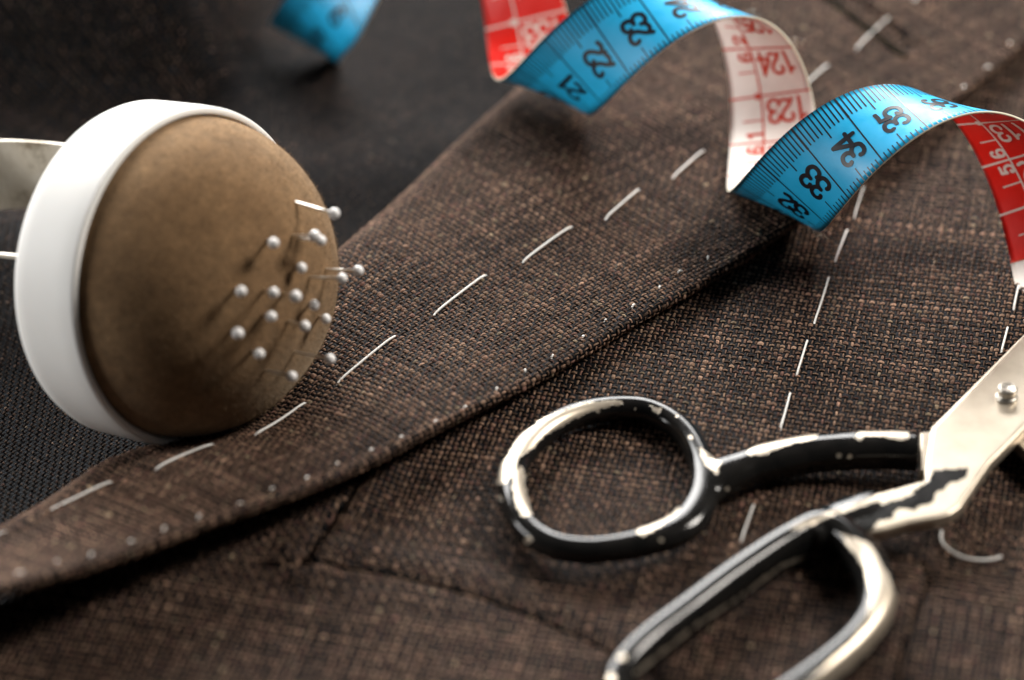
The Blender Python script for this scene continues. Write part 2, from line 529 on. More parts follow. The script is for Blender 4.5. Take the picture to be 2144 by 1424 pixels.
def stitch(name, pa, pb, fz, parent, r=.21, lift=.42):
    A, B = on_surface(*pa, fz), on_surface(*pb, fz)
    m = 15; t = np.linspace(0, 1, m)
    P = A[None] * (1 - t)[:, None] + B[None] * t[:, None]
    L = np.linalg.norm(B - A)
    side = np.cross((B - A) / L, [0, 0, 1.0]); bow = rng.normal() * .003 * L
    P += side * (np.sin(t * math.pi) * bow)[:, None]
    z = fz(P[:, 0], P[:, 1])
    z = np.convolve(np.r_[z[0], z[0], z, z[-1], z[-1]], np.ones(5) / 5, 'valid')
    P[:, 2] = z + lift - 1.0 * (np.abs(2 * t - 1) ** 9)
    V, F = sweep(P, r, r, 8)
    o = mesh_obj(name, V, F, M_THREAD, parent)
    add_twist(o, 8, m, L)
    return o

LAPEL_STITCH = [(90, 1075, 240, 1003), (318, 985, 452, 926), (527, 912, 645, 836), (702, 803, 836, 695), (903, 661, 1023, 569), (1089, 551, 1203, 469),
                (1265, 458, 1342, 391), (1405, 374, 1478, 310), (1530, 262, 1602, 215), (1660, 200, 1738, 130), (1790, 104, 1868, 30), (1910, 2, 1985, -66), (-110, 1170, 20, 1108)]
for q in LAPEL_STITCH:
    stitch('basting_stitch', q[:2], q[2:], fz_lapel, lapel, .195, .42)
BODY_STITCH = [(1835, 300, 1816, 362), (1810, 385, 1788, 455), (1776, 475, 1748, 549), (1738, 572, 1703, 680), (1692, 706, 1667, 787), (1656, 816, 1633, 899), (1621, 925, 1600, 1010),
               (1580, 1050, 1551, 1133), (2134, 592, 2122, 648), (2111, 680, 2096, 738)]
for q in BODY_STITCH:
    stitch('basting_stitch', q[:2], q[2:], h_body, front, .19, .4)

PICK = [(-25, 1218), (40, 1195), (118, 1172), (192, 1155), (270, 1132), (345, 1105), (420, 1078), (495, 1051), (568, 1021), (640, 995), (709, 966), (776, 937), (845, 912), (912, 878),
        (975, 846), (1040, 809), (1100, 775), (1160, 742), (1218, 705), (1272, 668), (1325, 634), (1376, 600), (1428, 568), (1478, 534), (1870, 310), (1925, 265), (1972, 225), (2020, 183), (2068, 138), (2115, 88)]
for px, py in PICK:
    px += rng.normal() * 3; py += rng.normal() * 2
    P0 = on_surface(px, py, fz_lapel); ln = .5 + .25 * rng.random()
    dirn = np.array([DB[0], DB[1], 0]) * .9 + np.array([DA[0], DA[1], 0]) * rng.normal() * .3
    t = np.linspace(-1, 1, 7)
    P = P0 + dirn * (t * ln)[:, None]; P[:, 2] += -.04 - .25 * rng.random() - .5 * t ** 2
    V, F = sweep(P, .15 + .07 * rng.random(), .17, 8)
    o = mesh_obj('pick_stitch', V, F, M_THREAD, lapel); add_twist(o, 8, 7, ln * 2)

# shade along the seams and the crease, put in as dark-coloured strips
M_SEAM_SHADE = base_cloth('dark_seam_shade', (.006, .005, .0045))
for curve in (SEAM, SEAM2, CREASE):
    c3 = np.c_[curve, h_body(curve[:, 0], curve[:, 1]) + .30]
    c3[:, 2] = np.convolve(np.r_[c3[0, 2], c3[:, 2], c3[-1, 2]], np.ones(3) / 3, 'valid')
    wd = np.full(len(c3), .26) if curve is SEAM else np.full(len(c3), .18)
    if curve is CREASE:            # the crease's painted shade widens towards its lower end
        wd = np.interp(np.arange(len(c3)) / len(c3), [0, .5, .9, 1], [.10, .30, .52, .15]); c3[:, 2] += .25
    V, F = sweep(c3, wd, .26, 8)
    mesh_obj('seam_shade', V, F, M_SEAM_SHADE, front)
# worked buttonhole near the top of the lapel
hp = np.array([on_surface(1752 + (1895 - 1752) * t, 8 + (118 - 8) * t, fz_lapel) for t in np.linspace(-.25, 1, 24)])
hp[:, 2] -= .25
V, F = sweep(hp, 1.0, .55, 10)
M_HOLE = base_cloth('dark_buttonhole_thread', (.010, .008, .005))
mesh_obj('buttonhole', V, F, M_HOLE, lapel)

# wool fuzz: short stray hairs standing off the yarns, and a few longer pale fibres
M_FUZZ = simple('wool_hair', (.17, .105, .075), .8, 0, .1)
M_PALE = simple('pale_stray_fibre', (.48, .42, .33), .8, 0, .1)
def fuzz(name, fun, mask, n, parent, mat, lmin, lmax, wid, box, lean):
    x = box[0] + rng.random(n * 3) * (box[1] - box[0]); y = box[2] + rng.random(n * 3) * (box[3] - box[2])
    m = mask(x, y); x, y = x[m][:n], y[m][:n]; n = len(x)
    P = fun(x, y); P[:, 2] += .22
    d = rng.normal(size=(n, 3)); d[:, 2] = np.abs(d[:, 2]) * lean; d /= np.linalg.norm(d, axis=1)[:, None]
    L = lmin + (lmax - lmin) * rng.random((n, 1)) ** 2
    side = np.cross(d, rng.normal(size=(n, 3))); side /= np.linalg.norm(side, axis=1)[:, None]
    curl = np.cross(d, side) * L * rng.normal(size=(n, 1)) * .35
    rows = []
    for t in (0, .33, .66, 1.0):
        c = P + d * L * t + curl * math.sin(math.pi * t)
        c[:, 2] = np.maximum(c[:, 2], P[:, 2])
        rows += [c - side * wid * (1 - .6 * t), c + side * wid * (1 - .6 * t)]
    V = np.stack(rows, 1).reshape(-1, 3)
    q = np.array([[0, 1, 3, 2], [2, 3, 5, 4], [4, 5, 7, 6]])
    o = big_mesh(name, V, (q[None] + (np.arange(n) * 8)[:, None, None]).reshape(-1, 4), mat, parent)
    tag(o, kind='stuff')
FB = (-100, 110, -60, 90)
fuzz('wool_fuzz', lapel_xyz, lapel_mask, 9000, lapel, M_FUZZ, .3, 1.0, .016, FB, .6)
fuzz('wool_fuzz', body_xyz, body_mask, 11000, front, M_FUZZ, .3, 1.0, .016, FB, .6)
fuzz('stray_fibres', lapel_xyz, lapel_mask, 50, lapel, M_PALE, 1.0, 3.2, .022, FB, .2)
fuzz('stray_fibres', body_xyz, body_mask, 70, front, M_PALE, 1.0, 3.2, .022, FB, .2)

# ------------------------------------------------------------------ tape measure: a coiled ribbon
# centre line and width vector of the coil every 10 mm of tape (40 .. 450 mm)
TC = [(-46.36,130.06,6.66),(-45.86,122.09,0.87),(-45.94,112.29,0.47),(-44.80,103.64,5.27),(-41.43,97.87,12.85),(-35.50,95.31,20.62),(-27.35,98.82,32.63),(-18.06,103.62,38.94),(-12.12,105.60,38.22),(-11.47,102.97,36.55),(-10.83,100.55,37.29),(-6.73,101.00,35.09),(-0.91,99.98,24.32),(2.81,94.70,12.66),(4.42,86.88,6.87),(5.70,77.16,6.47),(8.04,68.75,11.27),(12.18,63.51,18.85),(18.41,61.80,26.62),(26.44,63.20,32.12),(35.35,66.56,33.05),(43.19,69.54,28.69),(48.39,69.49,20.69),(51.02,65.46,12.33),(51.50,57.93,6.06),(50.72,48.41,3.32),(49.89,38.54,4.40),(50.06,29.83,9.17),(52.03,23.54,16.58),(56.23,20.43,24.91),(62.86,20.52,31.93),(71.28,23.15,35.41),(80.09,26.58,34.25),(87.99,28.71,29.10),(94.41,28.31,21.80),(99.09,24.73,14.10),(101.74,17.96,7.73),(102.69,8.96,4.03),(102.84,-0.87,3.65),(103.16,-10.30,6.53),(104.47,-18.30,12.20),(107.32,-24.18,19.66)]
TV = [(15.85,-4.63,6.09),(17.45,-2.14,0.79),(16.71,-2.08,-5.13),(14.09,-4.44,-9.57),(10.77,-8.32,-11.16),(7.91,-12.45,-9.59),(6.28,-15.48,-5.54),(6.33,-16.42,-0.36),(8.56,-15.07,3.05),(10.67,-13.58,3.39),(11.10,-12.97,4.28),(11.60,-11.15,7.15),(13.71,-6.88,8.63),(16.40,-2.38,6.11),(17.59,0.31,0.79),(16.86,0.26,-5.13),(14.62,-2.44,-9.60),(11.86,-6.76,-11.19),(9.55,-11.21,-9.58),(8.35,-14.40,-5.52),(8.52,-15.33,-0.36),(10.04,-13.78,4.26),(12.43,-10.53,6.83),(14.89,-6.77,6.69),(16.74,-3.70,4.13),(17.50,-2.19,0.15),(16.95,-2.69,-4.08),(15.26,-5.02,-7.28),(12.81,-8.50,-8.50),(10.13,-12.17,-7.37),(7.94,-14.94,-4.11),(6.90,-15.99,0.47),(7.24,-15.06,5.15),(8.80,-12.50,8.79),(11.02,-9.08,10.50),(13.44,-5.57,10.03),(15.61,-2.59,7.62),(17.06,-0.53,3.99),(17.57,0.30,-0.11),(17.19,-0.09,-3.96),(16.18,-1.47,-6.95),(14.88,-3.48,-8.65)]
TS = np.arange(40, 451, 10.0)
# let each turn down on to the cloth that carries it
_dz = np.interp(TS, [40, 100, 165, 330, 415], [-11.0, -11.0, 1.5, 1.5, -2.6])
TC = np.array(TC) + np.outer(_dz, (0, -CP / SP, 1.0)); TV = np.array(TV)
def spline(T, A):
    n = len(T); h = T[1] - T[0]; A = np.asarray(A, float)
    M = np.zeros((n, n)); R = np.zeros((n, A.shape[1])); M[0, 0] = M[-1, -1] = 1
    for i in range(1, n - 1):
        M[i, i - 1:i + 2] = (1, 4, 1); R[i] = 6 * (A[i - 1] - 2 * A[i] + A[i + 1]) / h ** 2
    K = np.linalg.solve(M, R)
    def f(s):
        s = np.clip(np.asarray(s, float), T[0], T[-1]); i = np.clip(((s - T[0]) / h).astype(int), 0, n - 2)
        a = ((T[i + 1] - s) / h)[:, None]; b = 1 - a
        return a * A[i] + b * A[i + 1] + ((a ** 3 - a) * K[i] + (b ** 3 - b) * K[i + 1]) * h * h / 6
    return f
f_c, f_v = spline(TS, TC), spline(TS, TV)
def tape_pt(s, w, off=0.0):
    """s = mm along the tape, w = 0..1 across; off = mm out of the blue face"""
    s = np.asarray(s, float); w = np.broadcast_to(np.asarray(w, float), s.shape)
    v = f_v(s); p = f_c(s) + v * (w - .5)[:, None]
    e = .4
    T = f_c(s + e) + f_v(s + e) * (w - .5)[:, None] - f_c(s - e) - f_v(s - e) * (w - .5)[:, None]
    N = np.cross(T, v); N /= np.linalg.norm(N, axis=1)[:, None] + 1e-9
    return p + N * np.broadcast_to(np.asarray(off, float), s.shape)[:, None] * SIDE
SIDE = 1.0
_a = tape_pt(np.array([235.0]), .5, 1.0)[0]; _b = tape_pt(np.array([235.0]), .5, 0.0)[0]
SIDE = 1.0 if _a[2] > _b[2] else -1.0          # blue is the outside of the coil: up at the top of the arch

def tape_mat(name, col, rough=.38):
    m, nt, b, N, L = new_mat(name)
    n1 = noise(nt, 350.0, 4); n2 = noise(nt, 2600.0, 2)
    r = ramp(nt, n1.outputs[0], [(.3, tuple(c * .95 for c in col)), (.7, tuple(min(1, c * 1.03) for c in col))])
    L.new(r.outputs[0], b.inputs['Base Color'])
    rr = ramp(nt, n1.outputs[0], [(.3, (rough - .06,) * 3), (.7, (rough + .10,) * 3)])
    L.new(rr.outputs[0], b.inputs['Roughness'])
    b.inputs['Specular IOR Level'].default_value = .5
    bump(nt, b, n2.outputs[0], .012, .5)
    return m
M_BLUE = tape_mat('blue_vinyl', (.016, .44, .80))
M_RED = tape_mat('red_vinyl', (.74, .014, .007))
M_WHITE = tape_mat('white_vinyl', (.88, .85, .80))
M_CREAM = simple('cream_tape_edge', (.80, .74, .58), .5)
M_INK = simple('black_print', (.006, .006, .012), .35)
M_REDINK = simple('red_print', (.60, .045, .015), .4)
M_WHITEINK = simple('white_print', (.74, .68, .62), .4)

S0_, S1_ = 66.0, 448.0
ns, nw = 765, 17
ss = np.linspace(S0_, S1_, ns); ws = np.linspace(0, 1, nw)
SS, WW = np.meshgrid(ss, ws, indexing='ij')
top = tape_pt(SS.ravel(), WW.ravel(), .20); bot = tape_pt(SS.ravel(), WW.ravel(), -.20)
q1 = grid_quads(ns, nw); q2 = grid_quads(ns, nw)[:, ::-1] + ns * nw
edge = []
for j in (0, nw - 1):
    i = np.arange(ns - 1)
    a, b = i * nw + j, (i + 1) * nw + j
    edge.append(np.stack([a, b, b + ns * nw, a + ns * nw], -1))
for i in (0, ns - 1):
    j = np.arange(nw - 1); a, b = i * nw + j, i * nw + j + 1
    edge.append(np.stack([a, b, b + ns * nw, a + ns * nw], -1))
edge = np.concatenate(edge)
smid = ss[:-1] + (ss[1] - ss[0]) / 2
inner = np.where((np.floor(smid / 100) % 2 == 0), 2, 1)        # under face: red and white decimetres by turns (counted from the other end)
mi = np.r_[np.zeros(len(q1)), np.repeat(inner, nw - 1), np.full(len(edge), 3)]
tape = mesh_obj('tape_measure', np.r_[top, bot], np.r_[q1, q2, edge].tolist(), [M_BLUE, M_RED, M_WHITE, M_CREAM], None, True, tuple(f_c(np.array([297.0]))[0]), mi)
tag(tape, 'blue tailor\'s tape measure twisted into a loose coil, red and white on its inside', 'tape measure')

def tape_strip(s0, w0, s1, w1, thick, off, k=8):
    """flat line printed on the tape from (s0,w0) to (s1,w1); thick in mm"""
    t = np.linspace(0, 1, k)
    s, w = s0 + (s1 - s0) * t, w0 + (w1 - w0) * t
    ds, dw = s1 - s0, (w1 - w0) * 17.6; l = math.hypot(ds, dw); nx, ny = -dw / l, ds / l
    A = tape_pt(s + nx * thick / 2, w + ny * thick / 2 / 17.6, off); B = tape_pt(s - nx * thick / 2, w - ny * thick / 2 / 17.6, off)
    V = np.empty((2 * k, 3)); V[0::2] = A; V[1::2] = B
    return V, [[2 * i, 2 * i + 1, 2 * i + 3, 2 * i + 2] for i in range(k - 1)]

FO, FI = .245, -.245
blue_ticks, cm_lines = [], []
for mm in range(67, 446):
    r = mm % 10
    if r == 0:
        cm_lines += [tape_strip(mm, .0, mm, 1, .30, FO, 14), tape_strip(mm, 0, mm, .30, .46, FO + .01, 6)]
    else:
        blue_ticks.append(tape_strip(mm, 0, mm, .375 if r == 5 else .285, .30, FO, 6))
        blue_ticks.append(tape_strip(mm, 1, mm, .815 if r == 5 else .905, .24, FO, 4))
mesh_obj('millimetre_ticks', *merge(blue_ticks), M_INK, tape)
mesh_obj('centimetre_lines', *merge(cm_lines), M_INK, tape)

def is_red(s): return int(s // 100) % 2 == 1
red_print, white_print = [], []            # print on red ground is white, on white ground red
for s in range(70, 446, 5):
    dst = white_print if is_red(s + .01) else red_print
    if s % 10 == 0: dst.append((int((s + .01) // 100), tape_strip(s, 0.0, s, 1.0, .42, FI, 14)))
    else: dst.append((int((s + .01) // 100), tape_strip(s, .15, s, .39, .30, FI, 5)))
for s in range(67, 446, 1):
    dst = white_print if is_red(s + .01) else red_print
    dst.append((int((s + .01) // 100), tape_strip(s, .39, s + 1.0, .39, .38, FI - .012, 2)))
for s in range(90, 446, 20):
    dst = white_print if is_red(s + .01) else red_print
    V, F = tape_strip(s, .30, s, .40, 1.3, FI - .02, 5)
    c0 = (V[0] + V[1]) / 2
    V[0] = V[1] = c0; V[-1] = V[-2] = (V[-1] + V[-2]) / 2
    dst.append((int((s + .01) // 100), (V, F)))
for rows, ink, nm in ((white_print, M_WHITEINK, 'white_ruling'), (red_print, M_REDINK, 'red_ruling')):
    for dm in range(0, 5):
        sel = [vf for d_, vf in rows if d_ == dm]
        if sel: mesh_obj(nm, *merge(sel), ink, tape)

# numerals drawn as pen strokes in a box 0.6 wide, 1 high
GLYPH = {
 '0': [[(.3, 1), (.52, .88), (.58, .5), (.52, .12), (.3, 0), (.08, .12), (.02, .5), (.08, .88), (.3, 1)]],
 '1': [[(.12, .80), (.26, .86), (.36, 1.0)], [(.34, 1.0), (.34, .5), (.34, 0)]],
 '2': [[(.10, .70), (.05, .80), (.11, .94), (.30, 1), (.50, .92), (.55, .72), (.44, .52), (.22, .30), (.06, .04)], [(.06, .06), (.20, .12), (.38, .05), (.58, .10)]],
 '3': [[(.09, .74), (.07, .84), (.15, .96), (.32, 1), (.50, .90), (.51, .68), (.38, .54), (.24, .52)], [(.28, .52), (.46, .47), (.57, .28), (.48, .06), (.28, 0), (.11, .05), (.05, .18), (.08, .27)]],
 '4': [[(.42, 0), (.42, .5), (.42, 1)], [(.42, .98), (.22, .64), (.02, .30)], [(.03, .28), (.3, .28), (.60, .28)]],
 '5': [[(.54, .97), (.34, .95), (.13, .97)], [(.13, .96), (.11, .75), (.09, .54)], [(.10, .55), (.28, .64), (.48, .56), (.56, .30), (.46, .06), (.26, 0), (.09, .06), (.06, .20), (.16, .23)]],
 '6': [[(.48, .84), (.46, .96), (.30, 1), (.12, .86), (.05, .50), (.08, .14), (.30, 0), (.50, .10), (.55, .32), (.44, .52), (.26, .54), (.10, .40)]],
 '7': [[(.04, .96), (.3, .94), (.58, .97)], [(.57, .95), (.36, .55), (.24, 0)]],
 '8': [[(.3, .54), (.50, .66), (.50, .88), (.3, 1), (.10, .88), (.10, .66), (.3, .54)], [(.3, .53), (.54, .40), (.55, .14), (.3, 0), (.05, .14), (.06, .40), (.3, .53)]],
 '9': [[(.12, .16), (.14, .04), (.30, 0), (.48, .14), (.55, .50), (.52, .86), (.30, 1), (.10, .90), (.05, .68), (.16, .48), (.34, .46), (.50, .60)]],
}
def numeral(text, size, pen, to_tape, off, track=.78):
    """to_tape maps glyph plane (x right, y up, mm; centred on x) to (s, w)"""
    parts = []; adv = size * track; k0 = -(len(text) - 1) / 2
    lay = 0
    for n_, ch in enumerate(text):
        for stroke in GLYPH[ch]:
            P = catmull(np.array(stroke) * size, 6) - np.array([.3 * size, 0]) + np.array([(k0 + n_) * adv, 0])
            T = np.gradient(P, axis=0); T /= np.linalg.norm(T, axis=1)[:, None] + 1e-9
            Nn = np.stack([-T[:, 1], T[:, 0]], -1)
            # round ends
            a = [.0, .6, .9]
            pre = [(P[0] - T[0] * pen / 2 * math.sqrt(1 - x * x), Nn[0] * x) for x in a]
            post = [(P[-1] + T[-1] * pen / 2 * math.sqrt(1 - x * x), Nn[-1] * x) for x in a[::-1]]
            C_ = np.array([p for p, _ in pre] + list(P) + [p for p, _ in post])
            W_ = np.array([q for _, q in pre] + list(Nn) + [q for _, q in post]) * pen / 2
            wgt = 1 + .0 * C_[:, :1]
            A, B = C_ + W_ * wgt, C_ - W_ * wgt
            G = np.empty((2 * len(A), 2)); G[0::2] = A; G[1::2] = B
            s, w = to_tape(G[:, 0], G[:, 1])
            lay += 1
            V = tape_pt(s, w, off + math.copysign(.012 * lay, off))
            parts.append((V, [[2 * i, 2 * i + 1, 2 * i + 3, 2 * i + 2] for i in range(len(A) - 1)]))
    return merge(parts)

TW = 17.6
for cm in range(8, 45):
    s0 = cm * 10
    # blue face: read from the near edge across, feet towards the line
    f = lambda x, y, s0=s0: (s0 - 1.25 - y, .60 - x / TW)
    mesh_obj('printed_number', *numeral(str(cm), 4.8, .86, f, FO, .60), M_INK, tape)
    # inside: the count from the other end
    t = 150 - cm
    ink = M_WHITEINK if is_red(s0 + 3) else M_REDINK
    f = lambda x, y, s0=s0: (s0 + 1.1 + y, .69 - x / TW)
    mesh_obj('printed_number', *numeral(str(t), 4.7, .72, f, FI, .60), ink, tape)
    if t % 2 == 0:
        d0, d1 = str(t // 2)
        for ch, sg in ((d0, 1), (d1, -1)):
            ink = M_WHITEINK if is_red(s0 + sg * 2) else M_REDINK
            f = lambda x, y, s0=s0, sg=sg: (s0 + sg * 1.85 - x * 1.0, .375 - y / TW)
            mesh_obj('printed_number', *numeral(ch, 3.0, .62, f, FI, .6), ink, tape)

# bits of lint caught on the tape
def lint(px, py, s, w, off, n, size, label):
    c0 = tape_pt(np.array([s * 1.0]), w, off)[0]
    parts = []
    for k in range(n):
        a = rng.normal(size=3); p = c0 + rng.normal(size=3) * size * .25; P = [p]
        d = rng.normal(size=3); d /= np.linalg.norm(d)
        for j in range(9):
            d = d + rng.normal(size=3) * .55; d /= np.linalg.norm(d)
            P.append(P[-1] + d * size * .16)
        P = np.array(P); P = c0 + (P - c0) * np.array([1, .8, .7])
        parts.append(sweep(catmull(P, 3), .018, .018, 3))
    V, F = merge(parts)
    o = mesh_obj('lint', V, F, M_LINT, None, True, c0)
    tag(o, label, 'lint')
M_LINT = simple('pale_fibre', (.62, .55, .45), .8)
lint(0, 0, 311, 1.0, .5, 16, 2.0, 'tuft of pale lint hanging from the tape edge beside the 32 mark')
lint(0, 0, 259, 1.0, .5, 12, 2.4, 'wisp of pale lint on the tape edge above the 124 mark')
lint(0, 0, 250, .75, .5, 7, 1.8, 'pale fibre standing on top of the tape arch past the 24 mark')

# ------------------------------------------------------------------ pincushion on a wrist band
CC0 = np.array([-55.1, -10.2, 20.9]); CN = np.array([.79398, -.56034, .23584])
CU = np.array([.5766, .81703, 0]); CV = np.array([-.19269, .13598, .97179])
CR, CT, CH = 30.05, 15.6, 22.3
cushion = empty('pincushion', (CC0[0] - 8, CC0[1], -12), 'round brown felt pincushion in a white plastic cup, standing on its edge', 'pincushion')

def plastic():
    m, nt, b, N, L = new_mat('white_plastic')
    n1 = noise(nt, 60.0, 4)
    r = ramp(nt, n1.outputs[0], [(.3, (.80, .785, .755)), (.7, (.86, .85, .825))])
    L.new(r.outputs[0], b.inputs['Base Color'])
    b.inputs['Roughness'].default_value = .55; b.inputs['Specular IOR Level'].default_value = .3
    b.inputs['Subsurface Weight'].default_value = .12; b.inputs['Subsurface Radius'].default_value = (.003, .0025, .002); b.inputs['Subsurface Scale'].default_value = 1.0
    n2 = noise(nt, 700.0, 3); bump(nt, b, n2.outputs[0], .015, .4)
    return m
M_PLASTIC = plastic()
lip = 1.45
cup_profile = [(0, -CT), (CR - 4, -CT), (CR - 1.6, -CT + .25), (CR - .5, -CT + 1.0), (CR - .05, -CT + 2.2), (CR, -CT + 4), (CR + .1, -4), (CR, -.7), (CR - .12, -.2), (CR - .4, .03), (CR - lip + .25, 0),
               (CR - lip, -.35), (CR - lip, -4), (0, -4.2)]
mesh_obj('cup', *lathe(cup_profile, CC0, CN, 160), M_PLASTIC, cushion)

def felt():
    m, nt, b, N, L = new_mat('brown_felt')
    n1 = noise(nt, 55.0, 5, .6); n2 = noise(nt, 420.0, 4, .7); n3 = noise(nt, 2600.0, 2, .6)
    r = ramp(nt, n1.outputs[0], [(.28, (.150, .088, .046)), (.5, (.210, .126, .066)), (.74, (.270, .170, .092))])
    r2 = ramp(nt, n2.outputs[0], [(.3, (.72, .72, .72)), (.7, (1.18, 1.16, 1.12))])
    mx = N.new('ShaderNodeMix'); mx.data_type = 'RGBA'; mx.blend_type = 'MULTIPLY'; mx.inputs['Factor'].default_value = 1
    L.new(r.outputs[0], mx.inputs['A']); L.new(r2.outputs[0], mx.inputs['B'])
    # fine ribs of the knit ground
    att = N.new('ShaderNodeAttribute'); att.attribute_name = 'rib'
    w = N.new('ShaderNodeTexWave'); w.inputs['Scale'].default_value = 1.0; w.inputs['Distortion'].default_value = .6; w.inputs['Detail'].default_value = 1
    L.new(att.outputs['Vector'], w.inputs['Vector'])
    r3 = ramp(nt, n3.outputs[0], [(.3, (.70, .70, .70)), (.7, (1.25, 1.24, 1.2))])
    mx3 = N.new('ShaderNodeMix'); mx3.data_type = 'RGBA'; mx3.blend_type = 'MULTIPLY'; mx3.inputs['Factor'].default_value = 1
    L.new(mx.outputs['Result'], mx3.inputs['A']); L.new(r3.outputs[0], mx3.inputs['B'])
    L.new(mx3.outputs['Result'], b.inputs['Base Color'])
    b.inputs['Roughness'].default_value = .95; b.inputs['Specular IOR Level'].default_value = .1
    b.inputs['Sheen Weight'].default_value = .25; b.inputs['Sheen Roughness'].default_value = .55; b.inputs['Sheen Tint'].default_value = (.9, .75, .55, 1)
    hsum = mathn(nt, 'ADD', mathn(nt, 'MULTIPLY', w.outputs['Fac'], .06), mathn(nt, 'ADD', n3.outputs[0], mathn(nt, 'MULTIPLY', n2.outputs[0], 1.5)))
    bump(nt, b, hsum, .16, .8)
    return m
M_FELT = felt()
RD = CR - lip - .25
def dome_pt(rho, ang):
    """rho 0 (tip) .. 1 (rim)"""
    h = CH * (1 - np.minimum(rho, 1) ** 2.0) ** (1 / 1.82)
    wob = .35 * np.sin(2 * ang + 1) * rho ** 2 * (1 - rho) * 4 + .25 * np.sin(3 * ang + rho * 5) * rho * (1 - rho) * 3 + .22 * np.sin(5 * ang - rho * 9) * rho * (1 - rho)
    return CC0 + np.multiply.outer(RD * rho * np.cos(ang), CU) + np.multiply.outer(RD * rho * np.sin(ang), CV) + np.multiply.outer(h + wob - 1.2 * rho ** 8, CN)
nr, na = 70, 180
rho = np.sin(np.linspace(1e-4, math.pi / 2, nr)); an = np.linspace(0, 2 * math.pi, na, endpoint=False)
RR, AA = np.meshgrid(rho, an, indexing='ij')
V = dome_pt(RR.ravel(), AA.ravel())
dome = mesh_obj('felt_dome', V, grid_quads(nr, na, True)[:, ::-1].tolist(), M_FELT, cushion)
at = dome.data.attributes.new('rib', 'FLOAT_VECTOR', 'POINT')
rb = np.stack([(V - CC0) @ CU * .55, (V - CC0) @ CV * .05, 0 * V[:, 0]], -1)
at.data.foreach_set('vector', rb.astype(np.float32).ravel())

def dome_normal(rho, ang):
    e = 1e-3
    p = dome_pt(rho, ang); a = dome_pt(np.maximum(rho - e, 1e-5), ang) - p; b = dome_pt(rho, ang + e) - p
    n = np.cross(a, b); n /= np.linalg.norm(n, axis=-1)[..., None] + 1e-12
    return n * np.sign((n @ CN) + 1e-9)[..., None]
# felt nap: short stray hairs
nh = 16000
r_, a_ = np.sqrt(rng.random(nh)) * .985, rng.random(nh) * 2 * math.pi
P = dome_pt(r_, a_); Nn = dome_normal(r_, a_)
dr = Nn * (.35 + .6 * rng.random((nh, 1))) + rng.normal(size=(nh, 3)) * .55
dr /= np.linalg.norm(dr, axis=1)[:, None]
ln = (.30 + .55 * rng.random((nh, 1)) ** 2 + .5 * (rng.random((nh, 1)) > .97)); sd = np.cross(dr, rng.normal(size=(nh, 3))); sd /= np.linalg.norm(sd, axis=1)[:, None]
bend = rng.normal(size=(nh, 3)) * .12
hv = np.stack([P - sd * .018 - Nn * .03, P + sd * .018 - Nn * .03, P + dr * ln * .6 + sd * .014 + bend * .4, P + dr * ln + bend], 1).reshape(-1, 3)
hair = big_mesh('nap', hv, np.arange(nh * 4).reshape(-1, 4), simple('felt_hair', (.23, .155, .09), .9, 0, .1), cushion)
tag(hair, kind='stuff')

# the sprung metal band behind the cup
def band_metal():
    m, nt, b, N, L = new_mat('aged_metal_band')
    n1 = noise(nt, 120.0, 5, .65)
    r = ramp(nt, n1.outputs[0], [(.33, (.30, .25, .18)), (.45, (.62, .56, .46)), (.7, (.74, .69, .60))])
    L.new(r.outputs[0], b.inputs['Base Color']); b.inputs['Metallic'].default_value = .25; b.inputs['Roughness'].default_value = .42
    return m
kq = catmull([(.5, 8), (.5, 17), (3, 21), (9, 22.3), (24, 22.5), (42, 22.5), (56, 18), (62, 0), (56, -17), (42, -20.5), (24, -20.5), (9, -20), (3, -18.5), (.5, -14)], 8)
kk, qq = kq[:, 0], kq[:, 1]
bp = CC0 - CN * CT + np.multiply.outer(-(kk + .4), CN) + np.multiply.outer(qq, CU) + np.multiply.outer(3.4 - .06 * qq, CV)
bt = np.gradient(bp, axis=0); bt /= np.linalg.norm(bt, axis=1)[:, None]
bn = np.cross(bt, CV)
low = np.interp(qq, [-16, -4], [6.6, -7.3]) * np.where(kk < 30, 1, 1)
V = np.concatenate([bp + np.multiply.outer(np.full(len(bp), 7.3) if s1 > 0 else low, CV) + bn * s2 * .35 for s1, s2 in ((-1, -1), (1, -1), (1, 1), (-1, 1))])
nb = len(bp); F = []
for i in range(nb - 1):
    for k in range(4):
        k2 = (k + 1) % 4
        F.append([k * nb + i, k2 * nb + i, k2 * nb + i + 1, k * nb + i + 1])
F += [[0, nb, 2 * nb, 3 * nb], [nb - 1, 4 * nb - 1, 3 * nb - 1, 2 * nb - 1]]
V[:, 2] = np.maximum(V[:, 2], -11.6)
mesh_obj('wrist_band', V, F, band_metal(), cushion, False)

